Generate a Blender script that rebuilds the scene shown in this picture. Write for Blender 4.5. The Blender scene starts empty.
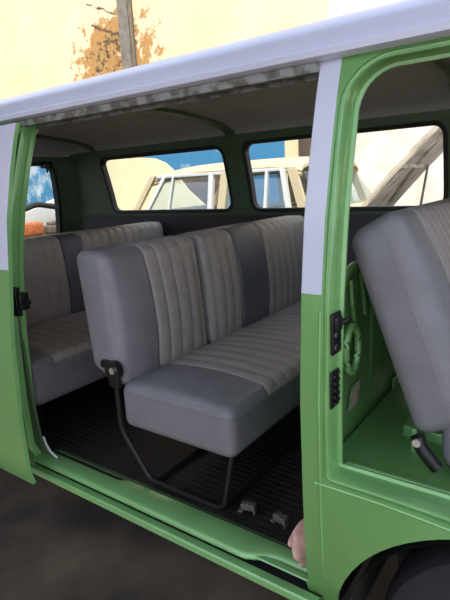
import bpy, bmesh, math, random
from mathutils import Vector, Matrix
random.seed(4)
C = bpy.context.scene.collection
PI = math.pi

# ------------------------------------------------------------------ materials
def mat(name, base, rough=.5, metal=0., noise=0., nscale=20., bump=0., bscale=200., coat=0., spec=.5, second=None, thr=None):
    m = bpy.data.materials.new(name); m.use_nodes = True
    nt = m.node_tree; b = nt.nodes['Principled BSDF']
    b.inputs['Roughness'].default_value = rough; b.inputs['Metallic'].default_value = metal
    b.inputs['Coat Weight'].default_value = coat; b.inputs['Coat Roughness'].default_value = .12
    b.inputs['Specular IOR Level'].default_value = spec
    b.inputs['Base Color'].default_value = (*base, 1)
    tc = nt.nodes.new('ShaderNodeTexCoord')
    if noise or second:
        n = nt.nodes.new('ShaderNodeTexNoise'); n.inputs['Scale'].default_value = nscale; n.inputs['Detail'].default_value = 6
        nt.links.new(tc.outputs['Object'], n.inputs['Vector'])
        r = nt.nodes.new('ShaderNodeValToRGB')
        if second:
            lo, hi = thr or (.4, .6)
            r.color_ramp.elements[0].position = lo; r.color_ramp.elements[1].position = hi
            r.color_ramp.elements[0].color = (*base, 1); r.color_ramp.elements[1].color = (*second, 1)
        else:
            r.color_ramp.elements[0].position = .3; r.color_ramp.elements[1].position = .7
            r.color_ramp.elements[0].color = (*[max(0, c*(1-noise)) for c in base], 1)
            r.color_ramp.elements[1].color = (*[min(1, c*(1+noise)) for c in base], 1)
        nt.links.new(n.outputs['Fac'], r.inputs['Fac']); nt.links.new(r.outputs['Color'], b.inputs['Base Color'])
    if bump:
        n2 = nt.nodes.new('ShaderNodeTexNoise'); n2.inputs['Scale'].default_value = bscale; n2.inputs['Detail'].default_value = 4
        nt.links.new(tc.outputs['Object'], n2.inputs['Vector'])
        bp = nt.nodes.new('ShaderNodeBump'); bp.inputs['Strength'].default_value = bump; bp.inputs['Distance'].default_value = .002
        nt.links.new(n2.outputs['Fac'], bp.inputs['Height']); nt.links.new(bp.outputs['Normal'], b.inputs['Normal'])
    return m

def glassmat(name, tint=(1, 1, 1), gloss=.06):
    m = bpy.data.materials.new(name); m.use_nodes = True; nt = m.node_tree
    for n in list(nt.nodes): nt.nodes.remove(n)
    o = nt.nodes.new('ShaderNodeOutputMaterial'); mx = nt.nodes.new('ShaderNodeMixShader')
    t = nt.nodes.new('ShaderNodeBsdfTransparent'); t.inputs['Color'].default_value = (*tint, 1)
    g = nt.nodes.new('ShaderNodeBsdfGlossy'); g.inputs['Roughness'].default_value = .03
    g.inputs['Color'].default_value = (.9, .95, 1, 1)
    mx.inputs['Fac'].default_value = gloss
    nt.links.new(t.outputs[0], mx.inputs[1]); nt.links.new(g.outputs[0], mx.inputs[2]); nt.links.new(mx.outputs[0], o.inputs['Surface'])
    return m

GREEN = mat('green_paint', (.155, .345, .105), .32, .18, noise=.05, nscale=4, coat=.35)
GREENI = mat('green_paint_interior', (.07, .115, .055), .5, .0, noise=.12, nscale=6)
GREENJ = mat('green_jamb', (.205, .43, .15), .28, .15, noise=.08, nscale=9, coat=.35)
WHITE = mat('white_paint', (.57, .58, .69), .32, 0, noise=.03, nscale=5, coat=.3)
HEAD = mat('headliner_vinyl', (.40, .375, .355), .75, 0, noise=.08, nscale=9, bump=.2)
TRIM = mat('dark_trim_vinyl', (.05, .046, .055), .6, 0, noise=.1, bump=.2)
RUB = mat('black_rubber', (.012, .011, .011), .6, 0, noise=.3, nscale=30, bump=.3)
MATM = mat('rubber_floor_mat', (.014, .011, .010), .55, 0, noise=.5, nscale=14, bump=.5, bscale=90)
SEALW = mat('worn_track', (.24, .25, .23), .6, .3, second=(.10, .09, .07), nscale=30, thr=(.45, .6))
VINYL = mat('grey_blue_vinyl', (.172, .166, .176), .43, 0, noise=.10, nscale=16, bump=.35, bscale=420)
VINYLD = mat('slate_blue_vinyl', (.092, .095, .115), .43, 0, noise=.10, nscale=16, bump=.35, bscale=420)
PLEAT = mat('taupe_pleated_vinyl', (.305, .27, .247), .48, 0, noise=.08, nscale=22, bump=.3, bscale=380)
STITCH = mat('seam_piping', (.33, .30, .29), .5)
BLACK = mat('black_metal', (.012, .012, .012), .35, .3)
CHROME = mat('chrome', (.85, .85, .85), .35, 1)
STEEL = mat('dull_steel', (.22, .20, .18), .45, .7, noise=.3, nscale=60)
TYRE = mat('tyre_rubber', (.02, .02, .02), .8, 0, noise=.2, bump=.4, bscale=100)
DARKIN = mat('wheel_well_dirt', (.014, .013, .012), .85, 0, noise=.4, nscale=12)
CREAMCAR = mat('cream_car_paint', (.50, .41, .27), .4, 0, noise=.05, nscale=3)
CREAM2 = mat('pale_cream_paint', (.70, .55, .34), .45, 0, noise=.08, nscale=2)
WHITETRIM = mat('white_window_frame', (.60, .60, .60), .4)
UNDER = mat('bonnet_underside', (.55, .48, .40), .6, 0, second=(.33, .27, .21), nscale=7, thr=(.42, .68))
BROWNI = mat('brown_car_interior', (.09, .055, .035), .7, 0, noise=.3)
GLASS = glassmat('clear_glass', (.95, .97, .96), .035)
GLASSB = glassmat('wagon_glass', (.80, .88, .90), .08)
PINK = mat('pink_cloth', (.66, .40, .33), .9, 0, noise=.18, nscale=25, bump=.5)
PAPER = mat('worn_residue', (.42, .30, .25), .9, 0, second=(.14, .30, .12), nscale=40, thr=(.5, .62))
ORANGE = mat('orange_plastic', (.45, .13, .04), .5, noise=.3)
RUST = mat('rusty_steel', (.13, .11, .09), .7, .2, second=(.2, .09, .04), nscale=5, thr=(.5, .7))

# ------------------------------------------------------------------ object helpers
def link(name, bm, m, parent=None, smooth=35, recalc=True):
    if recalc: bmesh.ops.recalc_face_normals(bm, faces=bm.faces[:])
    me = bpy.data.meshes.new(name); bm.to_mesh(me); bm.free()
    for x in (m if isinstance(m, (list, tuple)) else [m]): me.materials.append(x)
    o = bpy.data.objects.new(name, me); C.objects.link(o)
    if parent: o.parent = parent
    if smooth:
        me.shade_smooth() if hasattr(me, 'shade_smooth') else None
        for p in me.polygons: p.use_smooth = True
        me.set_sharp_from_angle(angle=math.radians(smooth))
    return o
def empty(name, loc=(0, 0, 0), label=None, cat=None, group=None):
    o = bpy.data.objects.new(name, None); C.objects.link(o); o.location = loc
    o.empty_display_size = .05
    if label: tag(o, label, cat, group)
    return o
def tag(o, label, cat, group=None):
    o['label'] = label; o['category'] = cat
    if group: o['group'] = group
def box(bm, x0, x1, y0, y1, z0, z1, bev=0., mi=0):
    g = bmesh.ops.create_cube(bm, size=1)
    vs = g['verts']
    for v in vs:
        v.co = Vector(((x0+x1)/2+v.co.x*(x1-x0), (y0+y1)/2+v.co.y*(y1-y0), (z0+z1)/2+v.co.z*(z1-z0)))
    fs = set(f for v in vs for f in v.link_faces)
    for f in fs: f.material_index = mi
    if bev:
        es = list(set(e for v in vs for e in v.link_edges))
        bmesh.ops.bevel(bm, geom=es, offset=bev, segments=3, affect='EDGES', profile=.5)
    return bm
def tube(bm, pts, r, n=10, cap=True):
    pts = [Vector(p) for p in pts]; rings = []
    up = Vector((0, 0, 1))
    for i, p in enumerate(pts):
        t = (pts[min(i+1, len(pts)-1)]-pts[max(i-1, 0)]).normalized()
        a = t.cross(up)
        if a.length < .2: a = t.cross(Vector((1, 0, 0)))
        a.normalize(); b = t.cross(a).normalized()
        if rings and a.dot(pa) < 0: a, b = -a, -b
        pa = a
        rr = r[i] if isinstance(r, (list, tuple)) else r
        rings.append([bm.verts.new(p+rr*(math.cos(k*2*PI/n)*a+math.sin(k*2*PI/n)*b)) for k in range(n)])
    for A, B in zip(rings, rings[1:]):
        for k in range(n): bm.faces.new((A[k], A[(k+1) % n], B[(k+1) % n], B[k]))
    if cap: bm.faces.new(rings[0][::-1]); bm.faces.new(rings[-1])
    return bm
def arcpts(pts, r=.03, n=5):
    """round the corners of a polyline"""
    pts = [Vector(p) for p in pts]; out = [pts[0]]
    for a, b, c in zip(pts, pts[1:], pts[2:]):
        d1 = (a-b); d2 = (c-b); rr = min(r, d1.length*.45, d2.length*.45)
        p, q = b+d1.normalized()*rr, b+d2.normalized()*rr
        for k in range(n+1):
            t = k/n; out.append((1-t)**2*p+2*t*(1-t)*b+t*t*q)
    out.append(pts[-1]); return out
def rrect(x0, x1, z0, z1, r, n=7, skew=0.):
    """rounded rectangle outline (ccw); r one radius or four: bl, br, tr, tl"""
    rs = r if isinstance(r, (list, tuple)) else [r]*4
    cs = [(x0, z0, PI, rs[0], 1, 1), (x1, z0, 1.5*PI, rs[1], -1, 1), (x1, z1, 0, rs[2], -1, -1), (x0, z1, .5*PI, rs[3], 1, -1)]
    out = []
    for x, z, a, rr, sx, sz in cs:
        cx, cz = x+sx*rr, z+sz*rr
        for k in range(n+1):
            t = a+k/n*PI/2
            out.append((cx+rr*math.cos(t), cz+rr*math.sin(t)))
    return [(x+skew*(z-z0), z) for x, z in out]
def offset(loop, d):
    """move a ccw loop inwards by d"""
    n = len(loop); out = []
    for i in range(n):
        p = Vector(loop[i]); k = 1
        a = Vector(loop[i-1]); b = Vector(loop[(i+1) % n])
        e = (b-a)
        e = e.normalized() if e.length > 1e-9 else Vector((1, 0))
        nrm = Vector((-e.y, e.x)); q = p+nrm*d; out.append((q.x, q.y))
    return out

# ------------------------------------------------------------------ van body shape (X to the front, Y across, Z up)
W = 1.66
PROF = [(.0, .10), (.36, .075), (.42, .045), (.51, .018), (.71, .004), (.97, 0), (1.19, .012), (1.36, .033), (1.50, .066), (1.60, .094), (1.70, .128)]
def Y(z):
    for (a, ya), (b, yb) in zip(PROF, PROF[1:]):
        if z <= b:
            t = (z-a)/(b-a); return ya+(yb-ya)*max(0, t)
    return PROF[-1][1]
def Xr(z): return -2.86+(z-1.05)*.22 if z > 1.05 else -2.86
def Xf(z): return 1.42-(z-1.05)*.34 if z > 1.05 else 1.42-(z-1.05)**2*.25
CR = .13

def panel_bm(outline, holes, cuts_a=(), cuts_b=()):
    """flat polygon (a,b) with holes in plane, cut along lines"""
    bm = bmesh.new()
    for loop in [outline]+list(holes):
        vs = [bm.verts.new((a, 0, b)) for a, b in loop]
        for i in range(len(vs)): bm.edges.new((vs[i-1], vs[i]))
    bmesh.ops.triangle_fill(bm, use_beauty=True, use_dissolve=False, edges=bm.edges[:])
    for b in cuts_b:
        bmesh.ops.bisect_plane(bm, geom=bm.verts[:]+bm.edges[:]+bm.faces[:], plane_co=(0, 0, b), plane_no=(0, 0, 1))
    for a in cuts_a:
        bmesh.ops.bisect_plane(bm, geom=bm.verts[:]+bm.edges[:]+bm.faces[:], plane_co=(a, 0, 0), plane_no=(1, 0, 0))
    return bm
def thicken(bm, fn, d):
    """duplicate the sheet shifted by fn(v)*d and close the rims"""
    faces = bm.faces[:]; mp = {}
    bes = [e for e in bm.edges if e.is_boundary]
    for v in bm.verts[:]:
        mp[v] = bm.verts.new(v.co+fn(v.co)*d)
    mi = {}
    for f in faces:
        g = bm.faces.new([mp[v] for v in reversed(f.verts)]); g.material_index = 1
    for e in bes:
        a, b = e.verts
        g = bm.faces.new((a, b, mp[b], mp[a])); g.material_index = 1
    return bm
ZC = [.42, .47, .51, .6, .71, .85, .97, 1.08, 1.205, 1.27, 1.36, 1.43, 1.50, 1.55, 1.60, 1.65, 1.672]

def sidefn(side):
    def f(p): return Vector((p.x, Y(p.z) if side == 'near' else W-Y(p.z), p.z))
    return f

# outlines
door_hole = [(x if x > -.5 else x-.055+.10*max(0, (z-.75)/.9)**1.6, z) for x, z in rrect(-1.10, 0, .468, 1.668, [.05, .01, .02, .045], 6)]
cab_hole = rrect(.051, .98, .782, 1.668, [.02, .25, .12, .095], 7)
ax_, az_, ar_ = .47, .383, .402
def flare(x, z):
    d = math.hypot(x-ax_, z-az_)
    return .014*max(0, 1-max(0, d-ar_)/.10)**2 if x > .04 else 0
def side_outline(arch=True):
    o = []
    zb = .40
    o += [(Xr(.4)+CR, zb)]
    # rear wheel arch
    for k in range(15):
        t = PI-k/14*PI
        z = .36+.36*math.sin(t)
        o.append((-2.20+.36*math.cos(t), max(zb+.0, z)))
    o += [(-1.2, zb), (.0, zb)]
    for k in range(37):
        t = PI-k/36*PI
        z = min(.768, az_+ar_*math.sin(t))
        o.append((ax_+ar_*math.cos(t), max(zb, z)))
    o += [(Xf(.45)-CR, zb)]
    o += [(Xf(1.05)-CR, 1.05), (Xf(1.68)-CR, 1.68), (Xr(1.68)+CR, 1.68), (Xr(1.05)+CR, 1.05)]
    # drop duplicates
    r = [o[0]]
    for p in o[1:]:
        if (Vector(p)-Vector(r[-1])).length > .004: r.append(p)
    return r
rear_win = rrect(-2.33, -1.28, 1.272, 1.640, .055, 6)
mid_win = rrect(-1.135, -.075, 1.272, 1.648, .055, 6)
cab_win = rrect(.14, .86, 1.272, 1.645, [.05, .05, .12, .05], 6, )

van = empty('minibus', (-.7, .83, 0), 'green and white minibus with its side doors open, grey seats inside', 'van')
OFF = van.location.copy()
VP = []
def part(name, bm, m, parent=None, **k):
    o = link(name, bm, m, parent or van, **k)
    if (parent or van) is van: o.location = -OFF
    VP.append(o); return o

# ---- near side panel
def paint_two_tone(bm, mats_out=(0, 1)):
    for f in bm.faces:
        c = f.calc_center_median()
        f.material_index = 2 if c.z > 1.205 and not (.046 < c.x < 1.0 or -1.26 < c.x < -.9) else 0
bm = panel_bm(side_outline(), [door_hole, cab_hole, rrect(-2.33, -1.28, 1.272, 1.64, .055, 6)], [-1.26, -1.20, -1.19, -.016, -.008, .028, .046]+[.08+.04*i for i in range(23)], sorted(ZC+[.74, .768, .80]))
paint_two_tone(bm)
# skin the wheel arch lip outwards a little
f = sidefn('near')
for v in bm.verts:
    p = f(v.co)
    p.y -= flare(p.x, p.z)
    if p.z < .469 and -1.195 < p.x < -.012: p.y += .075
    v.co = p
thicken(bm, lambda p: Vector((0, 1, 0)), .012)
part('side_panel', bm, [GREEN, GREENJ, WHITE], smooth=28)

# ---- far side panel
bm = panel_bm(side_outline(), [rear_win, mid_win, cab_win], [], ZC)
for fc in bm.faces: fc.material_index = 2 if fc.calc_center_median().z > 1.205 else 0
f = sidefn('far')
for v in bm.verts: v.co = f(v.co)
thicken(bm, lambda p: Vector((0, -1, 0)), .028)
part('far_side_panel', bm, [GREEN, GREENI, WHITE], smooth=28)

# ---- frames swept around an opening on the near side
def sweep(loop, prof, closed=True, side='near', mi=None, bm=None):
    bm = bm or bmesh.new(); rings = []
    for ins, dep in prof:
        l = offset(loop, ins); s = 1 if side == 'near' else -1
        rings.append([bm.verts.new((x, (Y(z)-flare(x, z)*max(0, 1-dep/.03) if side == 'near' else W-Y(z))+s*dep, z)) for x, z in l])
    n = len(loop)
    for i, (A, B) in enumerate(zip(rings, rings[1:])):
        for k in range(n if closed else n-1):
            g = bm.faces.new((A[k], A[(k+1) % n], B[(k+1) % n], B[k]))
            if mi: g.material_index = mi[i]
    return bm
def dens(loop, step=.06):
    out = []
    n = len(loop)
    for i in range(n):
        a, b = Vector(loop[i]), Vector(loop[(i+1) % n]); m = max(1, int((b-a).length/step))
        for k in range(m):
            q = a+(b-a)*k/m; out.append((q.x, q.y))
    return out
cd = dens(cab_hole)
bm = sweep(cd, [(0, 0.0), (-.002, .008), (.004, .011), (.006, .005), (.010, .005), (.012, .010), (.012, .035), (.013, .055), (.017, .057), (.020, .058), (.020, .064), (.012, .067), (-.015, .070)])
part('cab_door_frame', bm, GREENJ, smooth=40)
dd = dens(door_hole)
bm = sweep(dd, [(0, 0), (.003, .004), (.003, .018), (-.004, .022), (-.004, .034), (.004, .037), (.005, .052), (.002, .056), (-.03, .060)])
for v in bm.verts: pass
part('side_door_frame', bm, GREENJ, smooth=40)
# pillar body between both openings (inner post)
bm = bmesh.new()
zs = [.47, .6, .75, .9, 1.05, 1.19, 1.3, 1.4, 1.5, 1.6, 1.68]
R = []
for z in zs:
    y = Y(z); R.append([bm.verts.new(q) for q in [(.0, y+.014, z), (.05, y+.014, z), (.05, y+.065, z), (.0, y+.055, z)]])
for A, B in zip(R, R[1:]):
    for k in range(4): bm.faces.new((A[k], A[(k+1) % 4], B[(k+1) % 4], B[k]))
bm.faces.new(R[0]); bm.faces.new(R[-1])
part('door_pillar', bm, GREENJ)
# pressed groove down the lower pillar
bm = bmesh.new()
tube(bm, [(.044, Y(z)-.000, z) for z in [.47+i*.05 for i in range(15)]], .0035, 6)
part('pillar_bead', bm, GREENJ)

# inner skin of the rear near side behind the sliding door
bm = panel_bm([(-2.66, .47), (-1.115, .47), (-1.115, 1.66), (-2.55, 1.66)], [offset(rrect(-2.33, -1.28, 1.272, 1.64, .055, 6), -.005)], [], ZC)
for v in bm.verts: v.co = Vector((v.co.x, Y(v.co.z)+.03, v.co.z))
thicken(bm, lambda p: Vector((0, 1, 0)), .01)
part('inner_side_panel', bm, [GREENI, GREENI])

# ---- rear panel with window, wraps round the corners
def wrap(bm, rear=True):
    for v in bm.verts:
        y, z = v.co.x, v.co.z
        Yz = Y(z)
        s = (y-.83)/.83; half = .83-Yz
        t = (y-.83)/.83*half/.83*1.0
        yy = .83+(y-.83)*half/.83
        d = abs(yy-.83)-(half-CR)
        dx = 0
        if d > 0:
            d = min(d, CR); dx = CR-math.sqrt(max(0, CR*CR-d*d))
        X = Xr(z)+dx if rear else Xf(z)-dx
        v.co = Vector((X, yy, z))
ya = [.02, .05, .08, .12, .16, .3, .6, .83, 1.06, 1.36, 1.50, 1.54, 1.58, 1.61, 1.64]
back_win = rrect(.22, 1.49, 1.08, 1.632, .07, 6)
outl = [(0, .40), (W, .40), (W, 1.68), (0, 1.68)]
bm = panel_bm(outl, [back_win], [0.005]+ya+[W-.005], ZC)
for fc in bm.faces: fc.material_index = 2 if fc.calc_center_median().z > 1.205 else 0
wrap(bm); thicken(bm, lambda p: Vector((1, -.25 if p.y > 1.45 else (.25 if p.y < .2 else 0), 0)), .04)
part('rear_panel', bm, [GREEN, GREENI, WHITE])
wind = rrect(.16, 1.50, 1.10, 1.60, .12, 6)
bm = panel_bm(outl, [wind], ya, ZC)
for fc in bm.faces: fc.material_index = 2 if fc.calc_center_median().z > 1.205 else 0
wrap(bm, False); thicken(bm, lambda p: Vector((-1, 0, 0)), .03)
part('front_panel', bm, [GREEN, GREENI, WHITE])

# ---- window rubbers and panes
def win_side(loop, side, name='window_seal'):
    s = 1 if side == 'near' else -1
    l = dens(loop)
    prof = [(-.012, -.006), (-.004, -.010), (.010, -.006), (.011, .010), (.009, .031), (.003, .035), (-.012, .033)]
    if side == 'near': prof = [(-.012, -.003), (-.004, -.008), (.010, -.005), (.012, .012), (.010, .044), (-.01, .046)]
    bm = sweep(l, prof, side=side)
    o = part(name, bm, RUB, smooth=50)
    bm = panel_bm(offset(loop, .008), [], [], ZC)
    for v in bm.verts: v.co = Vector((v.co.x, (Y(v.co.z)+.012) if side == 'near' else W-Y(v.co.z)-.012, v.co.z))
    thicken(bm, lambda p: Vector((0, s, 0)), .004)
    g = link('window_pane', bm, [GLASS, GLASS], o); VP.append(g)
for l in (rear_win, mid_win, cab_win): win_side(l, 'far')
win_side(rrect(-2.33, -1.28, 1.272, 1.64, .055, 6), 'near')
def win_end(loop, rear):
    l = dens(loop); bm = bmesh.new(); rings = []
    sg = 1 if rear else -1
    for ins, dep in [(-.014, -.006), (0, -.010), (.012, -.004), (.014, .01), (.012, .046), (-.012, .048)]:
        ring = []
        for a, b in offset(l, ins):
            yy = .83+(a-.83)*(.83-Y(b))/.83
            ring.append(bm.verts.new(((Xr(b) if rear else Xf(b))+sg*dep, yy, b)))
        rings.append(ring)
    n = len(l)
    for A, B in zip(rings, rings[1:]):
        for k in range(n): bm.faces.new((A[k], A[(k+1) % n], B[(k+1) % n], B[k]))
    o = part('window_seal' if rear else 'windscreen_seal', bm, RUB, smooth=50)
    bm = panel_bm(offset(loop, .01), [], [], ZC)
    for v in bm.verts:
        a, b = v.co.x, v.co.z
        v.co = Vector(((Xr(b) if rear else Xf(b))+sg*.012, .83+(a-.83)*(.83-Y(b))/.83, b))
    thicken(bm, lambda p: Vector((sg, 0, 0)), .004)
    g = link('window_pane' if rear else 'windscreen', bm, [GLASS, GLASS], o); VP.append(g)
win_end(back_win, True); win_end(wind, False)
# small wiper bracket at the top of the rear window
bm = bmesh.new(); box(bm, -2.70, -2.64, 1.30, 1.37, 1.60, 1.645, .008); tube(bm, [(-2.67, 1.335, 1.60), (-2.67, 1.335, 1.57)], .008)
part('window_catch', bm, BLACK)

# ---- roof shell, headliner, bows
RP = [(.118, 1.676), (.118, 1.70), (.128, 1.725), (.15, 1.748), (.18, 1.766), (.22, 1.780), (.28, 1.793), (.36, 1.806), (.48, 1.82), (.64, 1.831), (.83, 1.836)]
RP = RP+[(W-y, z) for y, z in RP[-2::-1]]
def roof_grid(prof, x0, x1, nx, zb, rr):
    bm = bmesh.new(); rows = []
    for i in range(nx+1):
        x = x0+(x1-x0)*i/nx
        e = max(0, rr-min(x-x0, x1-x))/rr
        g = math.sqrt(max(0, 1-e*e)) if e > 0 else 1
        sh = (1-math.sqrt(max(0, 1-e*e)))*.10
        rows.append([bm.verts.new((x, .83+(y-.83)*(1-sh), zb+(z-zb)*g)) for y, z in prof])
    for A, B in zip(rows, rows[1:]):
        for k in range(len(prof)-1): bm.faces.new((A[k], A[k+1], B[k+1], B[k]))
    return bm
bm = roof_grid(RP, -2.74, 1.22, 60, 1.676, .22)
part('roof', bm, WHITE, smooth=60, recalc=True)
HP = [(.155, 1.69), (.17, 1.715), (.21, 1.735), (.28, 1.752), (.4, 1.77), (.6, 1.787), (.83, 1.793)]
HP = HP+[(W-y, z) for y, z in HP[-2::-1]]
bm = roof_grid(HP, -2.66, 1.14, 50, 1.68, .16)
for v in bm.verts: v.co.z += .004*abs(math.sin(v.co.x*7))*0
part('headliner', bm, HEAD, smooth=60)
def bow(x, name='roof_bow', w=.035):
    bm = bmesh.new(); R = []
    for y, z in HP:
        R.append([bm.verts.new(q) for q in [(x-w, y, z-.002), (x-w*.7, y, z-.014), (x+w*.7, y, z-.014), (x+w, y, z-.002)]])
    for A, B in zip(R, R[1:]):
        for k in range(3): bm.faces.new((A[k], A[k+1], B[k+1], B[k]))
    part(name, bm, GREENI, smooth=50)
bow(-1.20); bow(-2.36); bow(.02)
# far cant rail between headliner and window tops (green) with its dark edge bead
bm = bmesh.new(); xs = [-2.62+i*.1 for i in range(38)]
rows = [[bm.verts.new((x, y, z)) for y, z in [(1.500, 1.655), (1.502, 1.70), (1.487, 1.727), (1.46, 1.742), (1.452, 1.738)]] for x in xs]
for A, B in zip(rows, rows[1:]):
    for k in range(4): bm.faces.new((A[k], A[k+1], B[k+1], B[k]))
part('cant_rail', bm, GREENI, smooth=60)
# drip gutter along the near side, and its twin
for s in (0, 1):
    bm = bmesh.new()
    pr = [(.122, 1.690), (.100, 1.688), (.094, 1.694), (.090, 1.690), (.092, 1.678), (.104, 1.672), (.128, 1.672)]
    rows = []
    for i in range(40):
        x = -2.70+i*3.85/39
        rows.append([bm.verts.new((x, y if s == 0 else W-y, z)) for y, z in pr])
    for A, B in zip(rows, rows[1:]):
        for k in range(len(pr)-1): bm.faces.new((A[k], A[k+1], B[k+1], B[k]))
    part('drip_gutter', bm, WHITE, smooth=50)
# sliding door top track, worn grey
bm = bmesh.new()
pr = [(.108, 1.671), (.108, 1.652), (.116, 1.650), (.116, 1.662), (.150, 1.662), (.150, 1.645), (.157, 1.645), (.157, 1.69)]
rows = [[bm.verts.new((-1.13+i*1.13/20, y, z)) for y, z in pr] for i in range(21)]
for A, B in zip(rows, rows[1:]):
    for k in range(len(pr)-1): bm.faces.new((A[k], A[k+1], B[k+1], B[k]))
part('door_track', bm, SEALW, smooth=30)
bm = bmesh.new(); box(bm, -.62, -.50, .118, .128, 1.652, 1.668, .003); tg = part('track_rust_patch', bm, RUST)

# ---- floor, sill, mats
bm = bmesh.new(); box(bm, -1.80, .06, .06, 1.60, .40, .455, .004); box(bm, .0, 1.3, .45, 1.21, .42, .455, .004); box(bm, -2.7, -1.79, .45, 1.21, .40, .455, .004)
part('floor_pan', bm, DARKIN)
bm = bmesh.new(); ny = 290; ys = [.084+i*(1.585-.084)/ny for i in range(ny+1)]
rows = []
for x in [-2.1, -1.6, -1.115, -.9, -.6, -.3, -.02]:
    rows.append([bm.verts.new((x, y, .467+(.0012 if (i % 5) in (0, 1) else 0))) for i, y in enumerate(ys)])
for A, B in zip(rows, rows[1:]):
    for k in range(ny): bm.faces.new((A[k], A[k+1], B[k+1], B[k]))
part('floor_mat', bm, MATM, smooth=20)
# sill step: top surface, rounded nose, recessed groove, lower rail
bm = bmesh.new(); rows = []
N = 48
for i in range(N+1):
    x = -1.135+i*(1.165)/N
    # the tread steps inwards shortly before the front pillar
    t = min(1, max(0, (x+.20)/.10)); t = t*t*(3-2*t)
    n0 = .018+.040*t
    inn = .106
    if x < -.72: inn = .086 if x < -.735 else .096
    pr = [(inn, .466), (inn-.003, .4745), (inn-.012, .4765), (n0+.014, .4765), (n0+.004, .472), (n0, .464), (n0+.003, .457), (.062, .450), (.062, .436), (.030, .436), (.026, .4445), (.004, .4445), (.0, .440), (.0, .423), (.012, .416), (.03, .414), (.07, .39)]
    rows.append([bm.verts.new((x, y, z)) for y, z in pr])
for A, B in zip(rows, rows[1:]):
    for k in range(len(pr)-1):
        g = bm.faces.new((A[k], A[k+1], B[k+1], B[k])); g.material_index = 1 if k in (6, 7, 8) else 0  # groove faces black: its shade and track dirt put into the colour
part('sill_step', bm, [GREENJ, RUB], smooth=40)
# white strip of loose seal at the rear foot of the opening
bm = bmesh.new(); tube(bm, [(-1.092, .045, .56), (-1.085, .048, .53), (-1.068, .052, .50), (-1.045, .060, .479)], .004, 6)
part('door_seal_strip', bm, WHITETRIM)

# ---- interior trim: dark vinyl panel under the far windows, rear shelf, sidewall
bm = panel_bm([(-2.66, .47), (.0, .47), (.0, 1.245), (-2.66, 1.245)], [], [], ZC)
for v in bm.verts: v.co = Vector((v.co.x, W-Y(v.co.z)-.043, v.co.z))
thicken(bm, lambda p: Vector((0, -1, 0)), .012)
part('side_trim_panel', bm, [TRIM, TRIM])
bm = panel_bm([(.0, .8), (1.2, .8), (1.2, 1.245), (.0, 1.245)], [], [], ZC)
for v in bm.verts: v.co = Vector((v.co.x, W-Y(v.co.z)-.043, v.co.z))
thicken(bm, lambda p: Vector((0, -1, 0)), .012)
part('cab_trim_panel', bm, [TRIM, TRIM])
bm = bmesh.new(); box(bm, -2.80, -2.04, .09, 1.59, .90, .96, .012)
part('engine_deck', bm, TRIM)
bm = bmesh.new(); box(bm, -2.08, -2.04, .09, 1.59, .46, .92, .006)
part('engine_bulkhead', bm, TRIM)

# ---- bulkhead behind the cab, ribbed, with rolled top edge
bm = bmesh.new(); nx = 120; rows = []
yy = [.075+i*(1.585-.075)/150 for i in range(151)]
zz = [.455+i*(1.215-.455)/14 for i in range(15)]
for z in zz:
    r = []
    for y in yy:
        top = 1.215-(max(0, .30-y)**2)*4.4
        zc = .455+(z-.455)*(top-.455)/(1.215-.455)
        ph = ((y-.36) % .115)
        rib = .007*max(0, 1-abs(ph-.057)/.010) if .84 < zc < top-.05 else 0
        r.append(bm.verts.new((.006+rib, y, zc)))
    rows.append(r)
for A, B in zip(rows, rows[1:]):
    for k in range(150): bm.faces.new((A[k], A[k+1], B[k+1], B[k]))
thicken(bm, lambda p: Vector((-1, 0, 0)), .006)
part('bulkhead', bm, [GREEN, GREEN], smooth=25)
bm = bmesh.new()
tube(bm, [(.006, y, 1.218-(max(0, .30-y)**2)*4.4) for y in [.085+i*.03 for i in range(50)]], .012, 8)
part('bulkhead_rail', bm, GREENJ)
# diagonal stiffener straps and the round pressing beside the jamb
bm = bmesh.new()
tube(bm, arcpts([(.014, .250, 1.19), (.016, .255, 1.12), (.016, .285, 1.04)], .04), .006, 6)
tube(bm, arcpts([(.014, .315, 1.20), (.016, .33, 1.14), (.016, .345, 1.08)], .04), .006, 6)
part('bulkhead_stiffener', bm, GREENJ)
bm = bmesh.new()
tube(bm, [(.028, .225+.040*math.cos(a), 1.02+.060*math.sin(a)) for a in [i*2*PI/24 for i in range(25)]], .009, 8, cap=False)
part('bulkhead_pressing', bm, GREENJ)
bm = bmesh.new(); box(bm, .0125, .0145, .235, .295, .845, .905, .0)
for v in bm.verts: v.co.y += (v.co.z-.845)*.5
part('worn_sticker', bm, PAPER)

# ---- cab floor/seat box and steps
bm = bmesh.new()
box(bm, .012, 1.2, .10, 1.56, .752, .770, .006)
box(bm, .012, 1.2, .066, .11, .752, .782, .006)
part('cab_floor', bm, GREEN)
bm = bmesh.new(); box(bm, .13, .62, .315, 1.50, .765, .800, .008); box(bm, .17, .185, .25, .31, .765, .83, .004)
part('seat_box', bm, GREENJ)
bm = bmesh.new(); box(bm, .012, .020, .60, 1.5, .765, .80, .002)
part('floor_flange', bm, GREENJ)
# threshold beads under the cab opening
bm = bmesh.new(); tube(bm, [(.03+i*.02, Y(.773)-flare(.03+i*.02, .773), .773) for i in range(30)], .0035, 6)
tube(bm, [(.075+i*.05, .082, .792) for i in range(16)], .006, 6)
part('threshold_bead', bm, GREENJ)

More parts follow.
